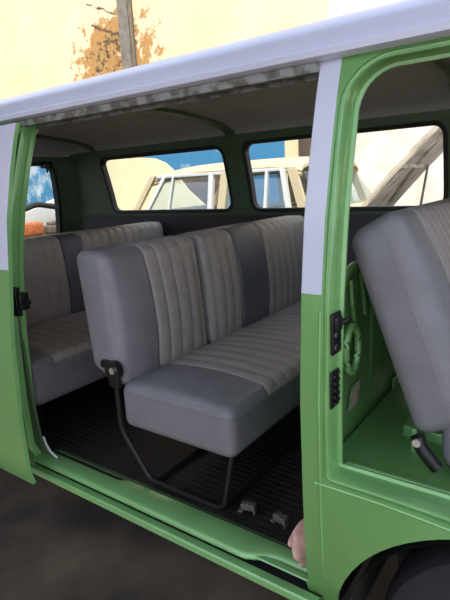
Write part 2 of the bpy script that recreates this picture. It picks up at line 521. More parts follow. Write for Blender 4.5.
# ---- latch hardware on the pillar
def hw(name, z0, z1, y0=.018, m=BLACK):
    bm = bmesh.new(); x = .0665
    box(bm, x-.002, x+.004, y0, y0+.042, z0, z1, .002)
    return bm, x
bm, x = hw('l', 1.075, 1.165, .016)
box(bm, x, x+.011, .022, .050, 1.125, 1.158, .004)
box(bm, x, x+.009, .024, .048, 1.082, 1.100, .003)
tube(bm, [(x+.006, .050, 1.140), (x+.012, .066, 1.142)], .006, 8)
o = part('door_striker', bm, BLACK)
bm = bmesh.new()
for z in (1.150, 1.118, 1.090): tube(bm, [(x+.002, .028, z-.0), (x+.0060, .028, z)], .006, 8)
g = link('striker_screw', bm, STEEL, o); VP.append(g)
bm = bmesh.new(); x = .066
box(bm, x-.002, x+.003, .012, .052, .955, 1.038, .002)
for k in range(5):
    box(bm, x, x+.009, .016, .032, .962+k*.0155, .970+k*.0155, .002)
    box(bm, x, x+.007, .036, .048, .965+k*.0155, .972+k*.0155, .002)
part('strike_plate', bm, BLACK)
bm = bmesh.new()
box(bm, -1.108, -1.075, .008, .028, 1.03, 1.13, .004); box(bm, -1.09, -1.06, .012, .05, 1.05, 1.11, .006)
tube(bm, [(-1.06, .03, 1.08), (-1.035, .03, 1.08)], .010, 8)
part('door_catch', bm, BLACK)

# ---- the sliding door, pushed back along the side
def D(z): return Y(z)-.060-.05*min(1, max(0, (1.2-z)/.75))   # outer skin of the door, standing off the body
do = [(-2.16, .460), (-1.0, .460), (-1.0, 1.655), (-2.16, 1.655)]
dwin = rrect(-1.94, -1.085, 1.272, 1.600, .055, 6)
bm = panel_bm(do, [dwin], [-1.012], ZC+[1.2])
for fc in bm.faces:
    c = fc.calc_center_median(); fc.material_index = 2 if c.z > 1.205 else 0
for v in bm.verts: v.co = Vector((v.co.x, D(v.co.z), v.co.z))
thicken(bm, lambda p: Vector((0, 1, 0)), .014)
door = part('sliding_door', bm, [GREEN, GREENJ, WHITE], smooth=28)
bm = bmesh.new(); l = dens(dwin); rings = []
for ins, dep in [(-.012, -.003), (-.004, -.008), (.010, -.005), (.012, .012), (.010, .026), (-.01, .027)]:
    rings.append([bm.verts.new((x, D(z)+dep, z)) for x, z in offset(l, ins)])
for A, B in zip(rings, rings[1:]):
    for k in range(len(l)): bm.faces.new((A[k], A[(k+1) % len(l)], B[(k+1) % len(l)], B[k]))
g = link('window_seal', bm, RUB, door); VP.append(g)
bm = panel_bm(offset(dwin, .008), [], [], ZC)
for v in bm.verts: v.co = Vector((v.co.x, D(v.co.z)+.010, v.co.z))
thicken(bm, lambda p: Vector((0, 1, 0)), .004)
g = link('window_pane', bm, [GLASS, GLASS], door); VP.append(g)
bm = bmesh.new(); tube(bm, arcpts([(-1.72, -.052, 1.10), (-1.72, -.092, 1.10), (-1.86, -.097, 1.10), (-1.88, -.056, 1.10)], .02), .010, 8)
g = link('door_handle', bm, CHROME, door); VP.append(g)

# ---- wheel houses, wheels, bumpers
def wheelhouse(cx, near=True):
    bm = bmesh.new(); R = []
    y0, y1 = (.03, .42) if near else (W-.03, W-.42)
    for k in range(21):
        t = PI*1.02-k/20*PI*1.04; c, s = math.cos(t), math.sin(t)
        rr = .384 if cx > 0 else .355
        zc = .365
        R.append([bm.verts.new((cx+rr*c, y, max(.2, zc+rr*s))) for y in (y0, y1)]+[bm.verts.new((cx+.06*c, y1, max(.2, zc+.06*s)))])
    for A, B in zip(R, R[1:]):
        for k in range(2): bm.faces.new((A[k], A[k+1], B[k+1], B[k]))
    box(bm, cx-.37, cx+.37, min(y1, y1+(.012 if near else -.012)), max(y1, y1+(.012 if near else -.012)), .14, .70)
    part('wheel_house', bm, DARKIN)
def wheel(cx, near=True):
    s = 1 if near else -1
    yo = .105 if near else W-.105
    prof = [(.19, .02), (.20, .0), (.25, -.008), (.295, .0), (.315, .012), (.328, .03), (.331, .05), (.332, .085), (.331, .12), (.328, .14), (.315, .158), (.29, .165), (.19, .15)]
    bm = bmesh.new(); R = []; n = 96
    for k in range(n):
        a = 2*PI*k/n
        row = []
        for i, (r, d) in enumerate(prof):
            tr = -.007 if (i in (5, 6, 8, 9) and k % 2) else 0
            row.append(bm.verts.new((cx+(r+tr)*math.cos(a), yo+s*d, .332+(r+tr)*math.sin(a))))
        R.append(row)
    for k in range(n):
        A, B = R[k], R[(k+1) % n]
        for i in range(len(prof)-1): bm.faces.new((A[i], A[i+1], B[i+1], B[i]))
    w = part('wheel', bm, TYRE, smooth=25)
    prof = [(.0, .035), (.05, .03), (.07, .045), (.13, .05), (.15, .035), (.175, .03), (.192, .01), (.196, .02), (.19, .05), (.17, .09), (.0, .10)]
    bm = bmesh.new(); R = []
    for k in range(40):
        a = 2*PI*k/40
        R.append([bm.verts.new((cx+max(r, .0008)*math.cos(a), yo+s*d, .332+max(r, .0008)*math.sin(a))) for r, d in prof])
    for k in range(40):
        A, B = R[k], R[(k+1) % 40]
        for i in range(len(prof)-1): bm.faces.new((A[i], A[i+1], B[i+1], B[i]))
    g = link('hub_cap', bm, WHITETRIM, w); VP.append(g)
for cx in (ax_, -2.20):
    for nr in (True, False): wheelhouse(cx, nr); wheel(cx, nr)
for X, nm, s in ((-2.90, 'rear_bumper', -1), (1.44, 'front_bumper', 1)):
    bm = bmesh.new(); box(bm, X-.03, X+.03, .02, 1.64, .42, .54, .015); part(nm, bm, WHITETRIM)
bm = bmesh.new(); box(bm, 1.05, 1.30, .14, 1.52, 1.06, 1.14, .03); part('dashboard', bm, BLACK)
bm = bmesh.new()
tube(bm, [(.90+.0+.10*math.sin(a)*.35, 1.22+.19*math.cos(a), 1.10+.19*math.sin(a)*.55) for a in [i*2*PI/32 for i in range(33)]], .011, 8, cap=False)
tube(bm, [(.90, 1.05, 1.10), (.90, 1.39, 1.10)], .009, 8); tube(bm, [(.90, 1.22, 1.10), (1.08, 1.22, .95)], .02, 8)
part('steering_wheel', bm, BLACK)

# ------------------------------------------------------------------ upholstery
def cushion(dims, r, bands, face, pitch=.0635, crown=.02, seams=(), depth=.006, front_drop=0., top_crown=0., endr=None):
    """rounded block; bands = [(y0, y1, kind)] kinds P plain, D dark, L pleated. face = 'top' or 'front'.
    returns bmesh in local coordinates x:[0,dx] y:[y0,y1] z:[0,dz]"""
    dx, y0, y1, dz = dims
    def axis(a, b, step, fine=None):
        n = max(4, int(round((b-a)/step))); return [a+(b-a)*i/n for i in range(n+1)]
    def edgeaxis(a, b, step):
        # dense in the rounding zone
        pts = [a+r*(1-math.cos(i/6*PI/2)) for i in range(6)]
        m = max(3, int((b-a-2*r)/step)); pts += [a+r+(b-a-2*r)*i/m for i in range(m+1)]
        pts += [b-r+r*math.sin(i/6*PI/2) for i in range(1, 7)]
        return pts
    xs = edgeaxis(0, dx, .025); zs = edgeaxis(0, dz, .025)
    yl = edgeaxis(y0, y1, .0063)
    for b in bands:
        for e in b[:2]:
            if y0+.03 < e < y1-.03: yl.append(e)
    yl = sorted(set(round(v, 5) for v in yl))
    bm = bmesh.new(); cache = {}
    mid = Vector((dx/2, 0, dz/2))
    def mk(x, y, z):
        k = (round(x, 5), round(y, 5), round(z, 5))
        if k in cache: return cache[k]
        p = Vector((x, y, z))
        q = Vector((min(max(x, r), dx-r), min(max(y, y0+r), y1-r), min(max(z, r), dz-r)))
        d = p-q
        if d.length > 1e-7:
            dn = d.normalized()
            p = q+dn*r
        else: dn = Vector((0, 0, 0))
        ty = (y-y0)/(y1-y0); tx = x/dx; tz = z/dz
        ey = min(1, (y-y0)/.12, (y1-y)/.12); ey = max(0, ey); ey = 1-(1-ey)**2
        if face == 'front':
            w = (math.sin(PI*tz)**.8 if 0 < tz < 1 else 0)*ey
            if x > dx*.5: p.x += crown*w*(x-dx*.5)/(dx*.5)
            fmask = max(0, dn.x) if dn.length else (1 if x > dx-1e-4 else 0)
            fm2 = max(fmask, max(0, dn.z)*1.0 if z > dz-r*1.5 else 0)
            if fmask > 0 or (z > dz-1e-4): on = max(fmask, 1 if z > dz-1e-4 else max(0, dn.z))
            else: on = max(0, dn.z)
            nd = Vector((fmask, 0, max(0, dn.z) if dn.length else (1 if z > dz-1e-4 else 0)))
        else:
            w = (math.sin(PI*min(1, max(0, tx)))**.8)*ey
            if z > dz*.5: p.z += crown*w*(z-dz*.5)/(dz*.5)
            nd = Vector((max(0, dn.x) if dn.length else 0, 0, max(0, dn.z) if dn.length else (1 if z > dz-1e-4 else 0)))
        if nd.length > .05:
            ndn = nd.normalized(); amt = min(1, nd.length)
            fade = 1
            if face == 'top': fade = max(0, min(1, nd.z*1.6-.3))
            for b0, b1, kd in bands:
                if kd == 'L' and b0-1e-6 <= y <= b1+1e-6:
                    n = max(1, round((b1-b0)/pitch)); ph = ((y-b0)/(b1-b0)*n) % 1.0
                    s = abs(math.sin(PI*ph))
                    p -= ndn*depth*(1-s**.35)*amt*fade
                for e in (b0, b1):
                    if y0+.02 < e < y1-.02 and abs(y-e) < .007:
                        p -= ndn*.004*amt*fade*(1-abs(y-e)/.007)
        v = bm.verts.new(p); cache[k] = v; return v
    def grid(U_, V_, f, kind):
        for i in range(len(U_)-1):
            for j in range(len(V_)-1):
                vs = [f(U_[i], V_[j]), f(U_[i+1], V_[j]), f(U_[i+1], V_[j+1]), f(U_[i], V_[j+1])]
                u2 = []
                for v in vs:
                    if v not in u2: u2.append(v)
                if len(u2) < 3: continue
                try: g = bm.faces.new(u2)
                except ValueError: continue
                yc = None
                mi = 0
                if kind in 'ftb_':
                    ym = (V_[j]+V_[j+1])/2 if kind != 'e' else 0
                    for b0, b1, kd in bands:
                        if b0 <= ym <= b1: mi = {'P': 0, 'D': 1, 'L': 2}[kd]
                    if kind == 'b': mi = 0
                    if kind == 'f' and face == 'top': mi = 0 if U_[i] < dz-r*1.2 else mi
                    if kind == '_': mi = 0
                    if kind == 't' and face == 'front' and U_[i] < dx*.35: mi = 0
                g.material_index = mi
    grid(zs, yl, lambda a, b: mk(dx, b, a), 'f')
    grid(zs, yl, lambda a, b: mk(0, b, a), 'b')
    grid(xs, yl, lambda a, b: mk(a, b, dz), 't')
    grid(xs, yl, lambda a, b: mk(a, b, 0), '_')
    grid(xs, zs, lambda a, b: mk(a, y0, b), 'e')
    grid(xs, zs, lambda a, b: mk(a, y1, b), 'e')
    return bm
UPH = [VINYL, VINYLD, PLEAT]
def place(bm, o, lean=0., bend=0.):
    for v in bm.verts:
        x, y, z = v.co
        v.co = Vector((o[0]+x+lean*z+bend*z*z, y, o[2]+z))
    return bm
def seam_path(dims, o, lean, y, inset=.006, rr=.02, lift=.003):
    """piping loop round the side edge of a backrest, at its front edge"""
    dx, dz = dims
    pts = [(dx-.004, .02), (dx+.002, dz*.3), (dx+.002, dz*.7), (dx-.004, dz-.04), (dx-.02, dz-.012), (dx-.06, dz-.002)]
    return [Vector((o[0]+x+lean*z, y, o[2]+z)) for x, z in pts]

def bench(name, x0c, x1c, zc0, zc1, backx, backz, lean, thick, sections, cbands, y0, y1, label, legs=True, ground=.467):
    root = empty(name, (x1c, (y0+y1)/2, ground), label, 'seat')
    def P(nm, bm, m, par=None, **k):
        o = link(nm, bm, m, par or root, **k)
        if par is None: o.location = -root.location
        return o
    bm = cushion((x1c-x0c, y0, y1, zc1-zc0), .034, cbands, 'top', crown=.02, depth=.010)
    place(bm, (x0c, 0, zc0))
    P('seat_cushion', bm, UPH, smooth=60)
    cu = [o for o in C.objects if o.parent == root][-1]
    bm = bmesh.new(); zz_ = zc1-.028
    tube(bm, arcpts([(x0c+.03, y0+.001, zz_), (x1c+.001, y0+.001, zz_), (x1c+.001, y1-.05, zz_)], .034, 8), .0028, 6)
    link('piping', bm, VINYL, cu)
    for (a, b, bands) in sections:
        bm = cushion((thick, a, b, backz-zc1+.03), .036, bands, 'front', crown=.03, depth=.010)
        for v in bm.verts: v.co.z += max(0, thick-v.co.x)*.42*max(0, 1-v.co.z/.18)
        place(bm, (backx+.003, 0, zc1-.03), lean)
        bo = P('backrest', bm, UPH, smooth=60)
        bm = bmesh.new()
        if a == y0:
            H = backz-zc1+.03; pts = []
            for t in range(15):
                z = .035+(H-.08)*t/14
                pts.append(Vector((backx+thick-.030+.004*math.sin(PI*t/14)+lean*z, a+.0045, zc1-.03+z)))
            for t in range(1, 7):
                an = t/6*PI/2
                pts.append(Vector((backx+thick-.030-.03*(1-math.cos(an))+lean*(H-.045+.035*math.sin(an)), a+.004+.008*t/6, zc1-.03+H-.045+.035*math.sin(an))))
            tube(bm, pts, .0032, 6)
            link('piping', bm, VINYL, bo)
    return root, P

# middle bench
cb = [(.10, .335, 'P'), (.335, 1.56, 'L')]
mb, P = bench('bench_seat', -.738, -.285, .655, .815, -.868, 1.248, -.085, .150,
      [(.125, .603, [(.1, .300, 'P'), (.300, .62, 'L')]), (.611, 1.555, [(.6, .83, 'L'), (.83, 1.055, 'D'), (1.055, 1.56, 'L')])], cb, .125, 1.555,
      'grey bench seat in the middle row, nearest the side doorway, with black tube legs')
for yl in (.150, 1.48):
    bm = bmesh.new()
    tube(bm, arcpts([(-.741, yl-.032 if yl < 1 else yl, .862), (-.739, yl-.032 if yl < 1 else yl, .650), (-.645, yl-.01, .478), (-.338, yl-.01, .478), (-.318, yl+.02, .66)], .035, 6), .0085, 10)
    P('leg_frame', bm, BLACK)
for yl in (.150,):
    bm = bmesh.new(); tube(bm, [(-.742, .104, .860), (-.742, .128, .860)], .032, 20); box(bm, -.80, -.75, .108, .140, .862, .888, .006); box(bm, -.765, -.72, .106, .126, .80, .86, .006)
    h = P('hinge_bracket', bm, BLACK)
    bm = bmesh.new(); tube(bm, [(-.730, .108, .866), (-.730, .094, .866)], .011, 12); link('hinge_bolt', bm, CHROME, h)
bm = bmesh.new(); box(bm, -.72, -.31, .17, 1.50, .640, .660, .006); P('seat_frame', bm, BLACK)
bm = bmesh.new(); tube(bm, [(-.345, .15, .478), (-.345, 1.48, .478)], .008, 8); tube(bm, [(-.62, .15, .478), (-.62, 1.48, .478)], .008, 8)
P('cross_tube', bm, BLACK)

# rear bench
cb = [(.10, .235, 'P'), (.235, 1.56, 'L')]
rb, P = bench('bench_seat', -1.78, -1.235, .60, .79, -1.94, 1.212, -.06, .165,
      [(.125, 1.555, [(.1, .735, 'L'), (.735, .865, 'D'), (.865, 1.56, 'L')])], cb, .125, 1.555,
      'grey bench seat in the rear row, behind the middle bench and below the rear window')
bm = bmesh.new(); box(bm, -1.76, -1.29, .16, 1.52, .585, .605, .006)
P('seat_frame', bm, BLACK)
for yl in (.18, 1.50):
    bm = bmesh.new(); tube(bm, arcpts([(-1.72, yl, .59), (-1.68, yl, .479), (-1.33, yl, .479), (-1.29, yl, .59)], .03), .0085, 8); P('leg_frame', bm, BLACK)

# front passenger seat: leaning backrest and cushion
cb = [(.1, .30, 'P'), (.30, 1.05, 'L')]
fs = empty('front_seat', (.45, .58, .80), 'front passenger seat leaning back behind the cab door opening', 'seat')
def P(nm, bm, m, par=None, **k):
    o = link(nm, bm, m, par or fs, **k)
    if par is None: o.location = -fs.location
    return o
bm = cushion((.115, .135, 1.02, .475), .034, [(.1, .235, 'P'), (.235, 1.05, 'L')], 'front', crown=.025, pitch=.045)
def leanback(bm):
    for v in bm.verts:
        x, y, z = v.co
        v.co = Vector((.209+x-.352*z, y, .862+z*.945+x*(.50+.15*z)))
    return bm
bo = P('backrest', leanback(bm), UPH, smooth=60)
bm = bmesh.new()
pts = [Vector((.080+.002*math.sin(PI*t/14), .1385, .03+.395*t/14)) for t in range(15)]
pts += [Vector((.080-.025*(1-math.cos(t/6*PI/2)), .139+.002*t, .425+.040*math.sin(t/6*PI/2))) for t in range(1, 7)]
tube(bm, pts, .0042, 6); link('piping', leanback(bm), VINYL, bo)
bm = cushion((.46, .135, 1.02, .135), .040, cb, 'top', crown=.02, pitch=.05)
P('seat_cushion', place(bm, (.258, 0, .802)), UPH, smooth=60)
bm = bmesh.new()
tube(bm, arcpts([(.219, .120, .884), (.226, .118, .862), (.248, .118, .836), (.262, .120, .820)], .03), .0145, 12)
h = P('recliner_arm', bm, BLACK)
bm = bmesh.new(); tube(bm, [(.222, .112, .876), (.222, .100, .876)], .009, 14); link('recliner_bolt', bm, CHROME, h)
bm = bmesh.new(); box(bm, .27, .66, .17, .98, .801, .815, .004); P('seat_frame', bm, BLACK)

# ------------------------------------------------------------------ loose things in the van
def clip(x, y, rz, label):
    bm = bmesh.new()
    box(bm, -.022, .022, -.012, .012, .012, .032, .003)
    box(bm, -.022, -.017, -.010, .010, 0, .026, .001); box(bm, .017, .022, -.010, .010, 0, .026, .001)
    box(bm, -.008, .006, -.014, .006, .026, .036, .003)
    box(bm, -.034, -.020, -.009, .009, .0, .005, .001)
    o = link('floor_clip', bm, mat('clip_metal', (.12, .105, .085), .6, .3, noise=.4, nscale=90)); o.location = (x, y, .4695); o.rotation_euler = (0, 0, rz)
    tag(o, label, 'metal clip', None); return o
clip(-.275, .178, .25, 'small dull metal clip on the dark van floor, the one nearer the bench legs')
clip(-.165, .180, -.15, 'small dull metal clip on the dark van floor, the one nearer the pink cloth')
# pink cloth bunched on the sill by the pillar
bm = bmesh.new(); nu, nv = 22, 20; G = []
for i in range(nu+1):
    row = []
    for j in range(nv+1):
        u = i/nu; t = j/nv
        x = -.078+.072*u+.010*math.sin(t*PI)*(u-.6)+.004*math.sin(t*7)-.010*t*(1-u)*0
        if u < .3: x += .05*(.3-u)*(abs(t-.45)*2)**2
        z = .479+.118*t*(1-.9*abs(u-.62)**2)
        y = .075+.020*math.sin(u*9+t*2.3)+.018*math.sin(t*PI)*-1+.010*math.sin(t*11+u*3)+.02*t
        if t < .12: y -= (.12-t)*.10
        row.append(bm.verts.new((x, y, z)))
    G.append(row)
for i in range(nu):
    for j in range(nv): bm.faces.new((G[i][j], G[i+1][j], G[i+1][j+1], G[i][j+1]))
thicken(bm, lambda p: Vector((.0, 1, 0)), .012)
o = link('cloth', bm, [PINK, PINK], smooth=70); tag(o, 'crumpled pink cloth on the green sill against the door pillar', 'cloth')

# ------------------------------------------------------------------ the cream station wagon behind the van
wg = empty('station_wagon', (-2.4, 4.0, 0), 'cream station wagon with white window frames and raised bonnet behind the van', 'car')
def WP(nm, bm, m, par=None, **k):
    o = link(nm, bm, m, par or wg, **k)
    if par is None: o.location = -wg.location
    return o
yn, yf = 3.2, 4.75
bm = bmesh.new()   # lower body, a section swept along X
sec = [(yn+.10, .28), (yn+.02, .40), (yn-.03, .62), (yn-.04, .85), (yn-.02, 1.02), (yn+.01, 1.14), (yn+.06, 1.16)]
def body(bm, x0, x1, top, xs):
    rows = []
    for x in xs:
        e = min(1, (x-x0)/.25, (x1-x)/.25); e = math.sqrt(max(0, 1-(1-e)**2))
        s = [(y+.12*(1-e), z if z < .5 else z-.10*(1-e)) for y, z in sec]
        s = s+[(yn+yf-y, z) for y, z in reversed(s)]
        rows.append([bm.verts.new((x, y, min(z, top))) for y, z in s])
    for A, B in zip(rows, rows[1:]):
        for k in range(len(rows[0])): bm.faces.new((A[k], A[(k+1) % len(A)], B[(k+1) % len(A)], B[k]))
    bm.faces.new(rows[0]); bm.faces.new(rows[-1])
xs = [-3.98, -3.95, -3.88, -3.8, -3.7, -3.3, -2.8, -2.3, -1.8, -1.3]
bm = bmesh.new(); body(bm, -3.98, 99, 1.16, xs); WP('body', bm, CREAMCAR)
bm = bmesh.new(); body(bm, -99, .25, 1.02, [-1.3, -1.0, -.6, -.2, 0, .1, .18, .23, .25]); WP('front_wing', bm, CREAMCAR)
bm = bmesh.new(); box(bm, -1.2, .05, yn+.2, yf-.2, .80, 1.035, .03); WP('engine_bay', bm, DARKIN)
# roof
RW = [(yn+.10, 1.535), (yn+.085, 1.555), (yn+.10, 1.585), (yn+.16, 1.615), (yn+.30, 1.638), (yn+.5, 1.65), ((yn+yf)/2, 1.655)]
RW = RW+[(yn+yf-y, z) for y, z in RW[-2::-1]]
bm = bmesh.new(); rows = []
for i in range(41):
    x = -3.62+(1.94)*i/40
    e0 = max(0, .85-(x+3.62))/.85; e1 = max(0, .35-(-1.66-x))/.35
    dz = .085*e0**2+.055*e1**2
    rows.append([bm.verts.new((x, y, z-dz)) for y, z in RW])
for A, B in zip(rows, rows[1:]):
    for k in range(len(RW)-1): bm.faces.new((A[k], A[k+1], B[k+1], B[k]))
thicken(bm, lambda p: Vector((0, 0, -1)), .03)
WP('roof', bm, [CREAMCAR, CREAMCAR], smooth=50)
def post(bm, xb, xt, y, w=.05, zt=1.545, zb=1.13, d=.04, inn=.07):
    s = 1 if y < 4 else -1
    v = []
    for (x, yy, z) in [(xb, y, zb), (xt, y+s*inn, zt)]:
        v.append([bm.verts.new(q) for q in [(x-w/2, yy, z), (x+w/2, yy, z), (x+w/2, yy+s*d, z), (x-w/2, yy+s*d, z)]])
    for k in range(4): bm.faces.new((v[0][k], v[0][(k+1) % 4], v[1][(k+1) % 4], v[1][k]))
    bm.faces.new(v[0]); bm.faces.new(v[1])
for y in (yn, yf):
    for xb, xt, w, m in ((-3.78, -3.50, .075, CREAMCAR), (-3.60, -3.32, .05, WHITETRIM), (-2.69, -2.69, .055, WHITETRIM), (-2.55, -2.52, .09, CREAMCAR), (-1.775, -1.875, .045, WHITETRIM), (-1.62, -1.78, .085, CREAMCAR), (-2.035, -2.035, .028, WHITETRIM), (-3.26, -3.20, .022, WHITETRIM)):
        bm = bmesh.new(); post(bm, xb, xt, y, w); WP('pillar', bm, m, smooth=0)
    s = 1 if y < 4 else -1
    for a0, a1, b0, b1 in ((-3.56, -2.70, -3.30, -2.70), (-2.50, -1.77, -2.48, -1.88)):
        bm = bmesh.new()
        q = [bm.verts.new(p) for p in [(a0, y+s*.02, 1.15), (a1, y+s*.02, 1.15), (b1, y+s*.085, 1.53), (b0, y+s*.085, 1.53)]]
        bm.faces.new(q); thicken(bm, lambda p: Vector((0, s, 0)), .004)
        WP('side_window', bm, [GLASSB, GLASSB], smooth=0)
    bm = bmesh.new(); box(bm, -3.45, -1.85, *(sorted((y+s*.068, y+s*.09))), 1.515, 1.545, .004); WP('window_rail', bm, WHITETRIM)
bm = bmesh.new(); q = [bm.verts.new(p) for p in [(-1.46, yn+.10, 1.14), (-1.46, yf-.10, 1.14), (-1.72, yf-.16, 1.53), (-1.72, yn+.16, 1.53)]]
bm.faces.new(q); thicken(bm, lambda p: Vector((-1, 0, 0)), .004); WP('windscreen', bm, [GLASSB, GLASSB], smooth=0)
bm = bmesh.new(); box(bm, -1.62, -1.28, yn+.06, yf-.06, 1.05, 1.165, .03); WP('cowl', bm, CREAMCAR)
for xx in (-2.15,):
    bm = bmesh.new(); box(bm, xx-.08, xx+.06, yn+.2, yf-.2, .7, 1.17, .05); WP('seat_back', bm, BROWNI)
# raised bonnet
bm = bmesh.new(); G = []
hb, ht = Vector((-1.27, 0, 1.10)), Vector((-.50, 0, 1.905))
ns = Vector((.80, 0, -.77)).normalized()
for i in range(17):
    t = i/16; row = []
    for j in range(17):
        u = j/16; y = 3.40+.90*u
        e = 1-min(1, min(u, 1-u)/.12)
        base = hb.lerp(ht, t); base = base+ns*(-.015*math.sin(PI*t)+.045*e*e)
        row.append(bm.verts.new((base.x, y+.05*t*(0.5-u), base.z)))
    G.append(row)
for i in range(16):
    for j in range(16): bm.faces.new((G[i][j], G[i+1][j], G[i+1][j+1], G[i][j+1]))
thicken(bm, lambda p: ns, .02)
bmesh.ops.recalc_face_normals(bm, faces=bm.faces[:])
bn = WP('bonnet', bm, [CREAMCAR, UNDER], smooth=50)
bm = bmesh.new()
def hp(t, u, o=.03): return hb.lerp(ht, t)+ns*(o-.015*math.sin(PI*t))+Vector((0, 3.40+.90*u, 0))
for A, B in (((.05, .06), (.98, .06)), ((.05, .94), (.98, .94)), ((.1, .1), (.9, .55)), ((.1, .9), (.9, .45)), ((.5, .1), (.5, .9))):
    tube(bm, [hp(A[0]+(B[0]-A[0])*k/10, A[1]+(B[1]-A[1])*k/10) for k in range(11)], .018, 6)
link('bonnet_brace', bm, UNDER, bn)
bm = bmesh.new(); tube(bm, [(-.90, 4.24, 1.02), (-.83, 4.24, 1.50)], .012, 8); WP('bonnet_stay', bm, STEEL)
bm = bmesh.new(); tube(bm, arcpts([(-1.62, 3.28, 1.12), (-1.42, 3.30, 1.22), (-1.36, 3.27, 1.42)], .03), .012, 8); tube(bm, [(-1.41, 3.27, 1.44), (-1.29, 3.27, 1.46)], .022, 8); WP('side_mirror', bm, STEEL)
for cx in (-3.35, -.45):
    for y in (yn+.02, yf-.2):
        bm = bmesh.new(); R = []
        for k in range(32):
            a_ = 2*PI*k/32
            R.append([bm.verts.new((cx+r*math.cos(a_), y+d, .33+r*math.sin(a_))) for r, d in [(.01, .03), (.18, .02), (.2, 0), (.31, 0), (.33, .04), (.33, .14), (.31, .18), (.01, .18)]])
        for k in range(32):
            for i in range(7): bm.faces.new((R[k][i], R[k][i+1], R[(k+1) % 32][i+1], R[(k+1) % 32][i]))
        WP('wheel', bm, TYRE)

# ------------------------------------------------------------------ a second car with a big rounded bonnet lifted
c2 = empty('old_car', (-5.6, 5.9, 0), 'pale cream old car behind the wagon with its rounded bonnet lifted up', 'car')
def W2(nm, bm, m, par=None, **k):
    o = link(nm, bm, m, par or c2, **k)
    if par is None: o.location = -c2.location
    return o
bm = bmesh.new(); box(bm, -6.75, -4.95, 5.15, 7.0, .25, .98, .12); W2('body', bm, CREAM2)
bm = bmesh.new(); box(bm, -6.2, -5.0, 5.62, 6.9, .95, 1.55, .18); W2('cabin', bm, BROWNI)
prof = [(-6.93, .98), (-4.33, .98), (-4.78, 1.35), (-5.08, 1.68), (-5.24, 1.80), (-5.46, 1.88), (-5.75, 1.915), (-6.6, 1.93), (-6.88, 1.88), (-6.95, 1.76)]
loop = dens(prof, .12)
bm = panel_bm(loop, [], [-6.8+i*.15 for i in range(16)], [1.0+i*.12 for i in range(8)])
for v in bm.verts:
    x, z = v.co.x, v.co.z
    cx = (x+5.75)/1.0
    v.co = Vector((x, 5.25+.16*(z-.98)+.10*cx*cx, z))
thicken(bm, lambda p: Vector((0, 1, 0)), .03)
W2('bonnet', bm, [CREAM2, CREAM2], smooth=60)
for xx in (-6.2, -5.0):
    bm = bmesh.new()
    R = bmesh.ops.create_uvsphere(bm, u_segments=20, v_segments=12, radius=.10)
    for v in R['verts']: v.co = Vector((v.co.x+xx, v.co.y*.5+5.14, v.co.z+.72))
    W2('headlamp', bm, CHROME)
for xx in (-6.3, -4.95):
    bm = bmesh.new(); tube(bm, [(xx, 5.5, .3), (xx+.18, 5.5, .3)], .3, 24); W2('wheel', bm, TYRE)
# reddish parts tray showing below the bonnet corner
# ------------------------------------------------------------------ odds and ends seen through the rear window
bt = empty('work_trolley', (-5.0, 2.72, 0), 'steel work trolley behind the van, seen through the rear window', 'trolley')
def WB(nm, bm, m): 
    o = link(nm, bm, m, bt); o.location = -bt.location; return o
bm = bmesh.new(); box(bm, -5.35, -4.75, 2.3, 3.3, .90, .94, .008); WB('tray', bm, RUST)
for X_ in (-5.32, -4.78):
    for Y_ in (2.34, 3.26):
        bm = bmesh.new(); box(bm, X_-.02, X_+.02, Y_-.02, Y_+.02, 0, .90, .003); WB('leg', bm, RUST)
bm = bmesh.new(); box(bm, -4.95, -4.80, 2.44, 2.72, .942, 1.10, .03)
o = link('parts_box', bm, ORANGE); tag(o, 'orange parts box on the steel trolley behind the van', 'box')
bm = bmesh.new(); tube(bm, arcpts([(-5.0, 2.35, 1.17), (-5.0, 2.55, 1.23), (-5.02, 2.80, 1.30), (-5.0, 3.10, 1.24), (-5.0, 3.14, .985)], .08), .035, 10)
tube(bm, [(-5.0, 2.37, .945), (-5.0, 2.37, 1.17)], .035, 10)
o = link('rubber_hose', bm, RUB); tag(o, 'black bent rubber hose arching over the orange parts box', 'hose')
bm = bmesh.new(); box(bm, -5.30, -5.24, 2.55, 3.25, .942, 1.34, .02)
for v in bm.verts: v.co.x += -(v.co.z-.94)*.0; v.co.z -= max(0, (v.co.y-2.95))*.0+max(0, 2.95-v.co.y)*.5*(1 if v.co.z > 1.2 else 0)
o = link('car_panel', bm, WHITETRIM); tag(o, 'loose white car body panel standing on the trolley behind the orange box', 'panel')
bm = bmesh.new(); box(bm, -4.93, -4.80, 2.78, 3.02, .942, 1.04, .02); tube(bm, [(-4.87, 2.82, 1.05), (-4.87, 2.98, 1.07)], .03, 10)
o = link('gearbox', bm, RUST); tag(o, 'rusty brown engine part on the trolley beside the orange box', 'engine part')

# ------------------------------------------------------------------ setting
def struct(name, bm, m, smooth=0):
    o = link(name, bm, m, smooth=smooth); o['kind'] = 'structure'; return o
fl = mat('dirty_concrete', (.036, .030, .024), .8, 0, second=(.16, .118, .07), nscale=2.2, thr=(.38, .72), bump=.6, bscale=60)
bm = bmesh.new(); box(bm, -16, 9, -9, 7.7, -.2, 0); struct('floor', bm, fl)

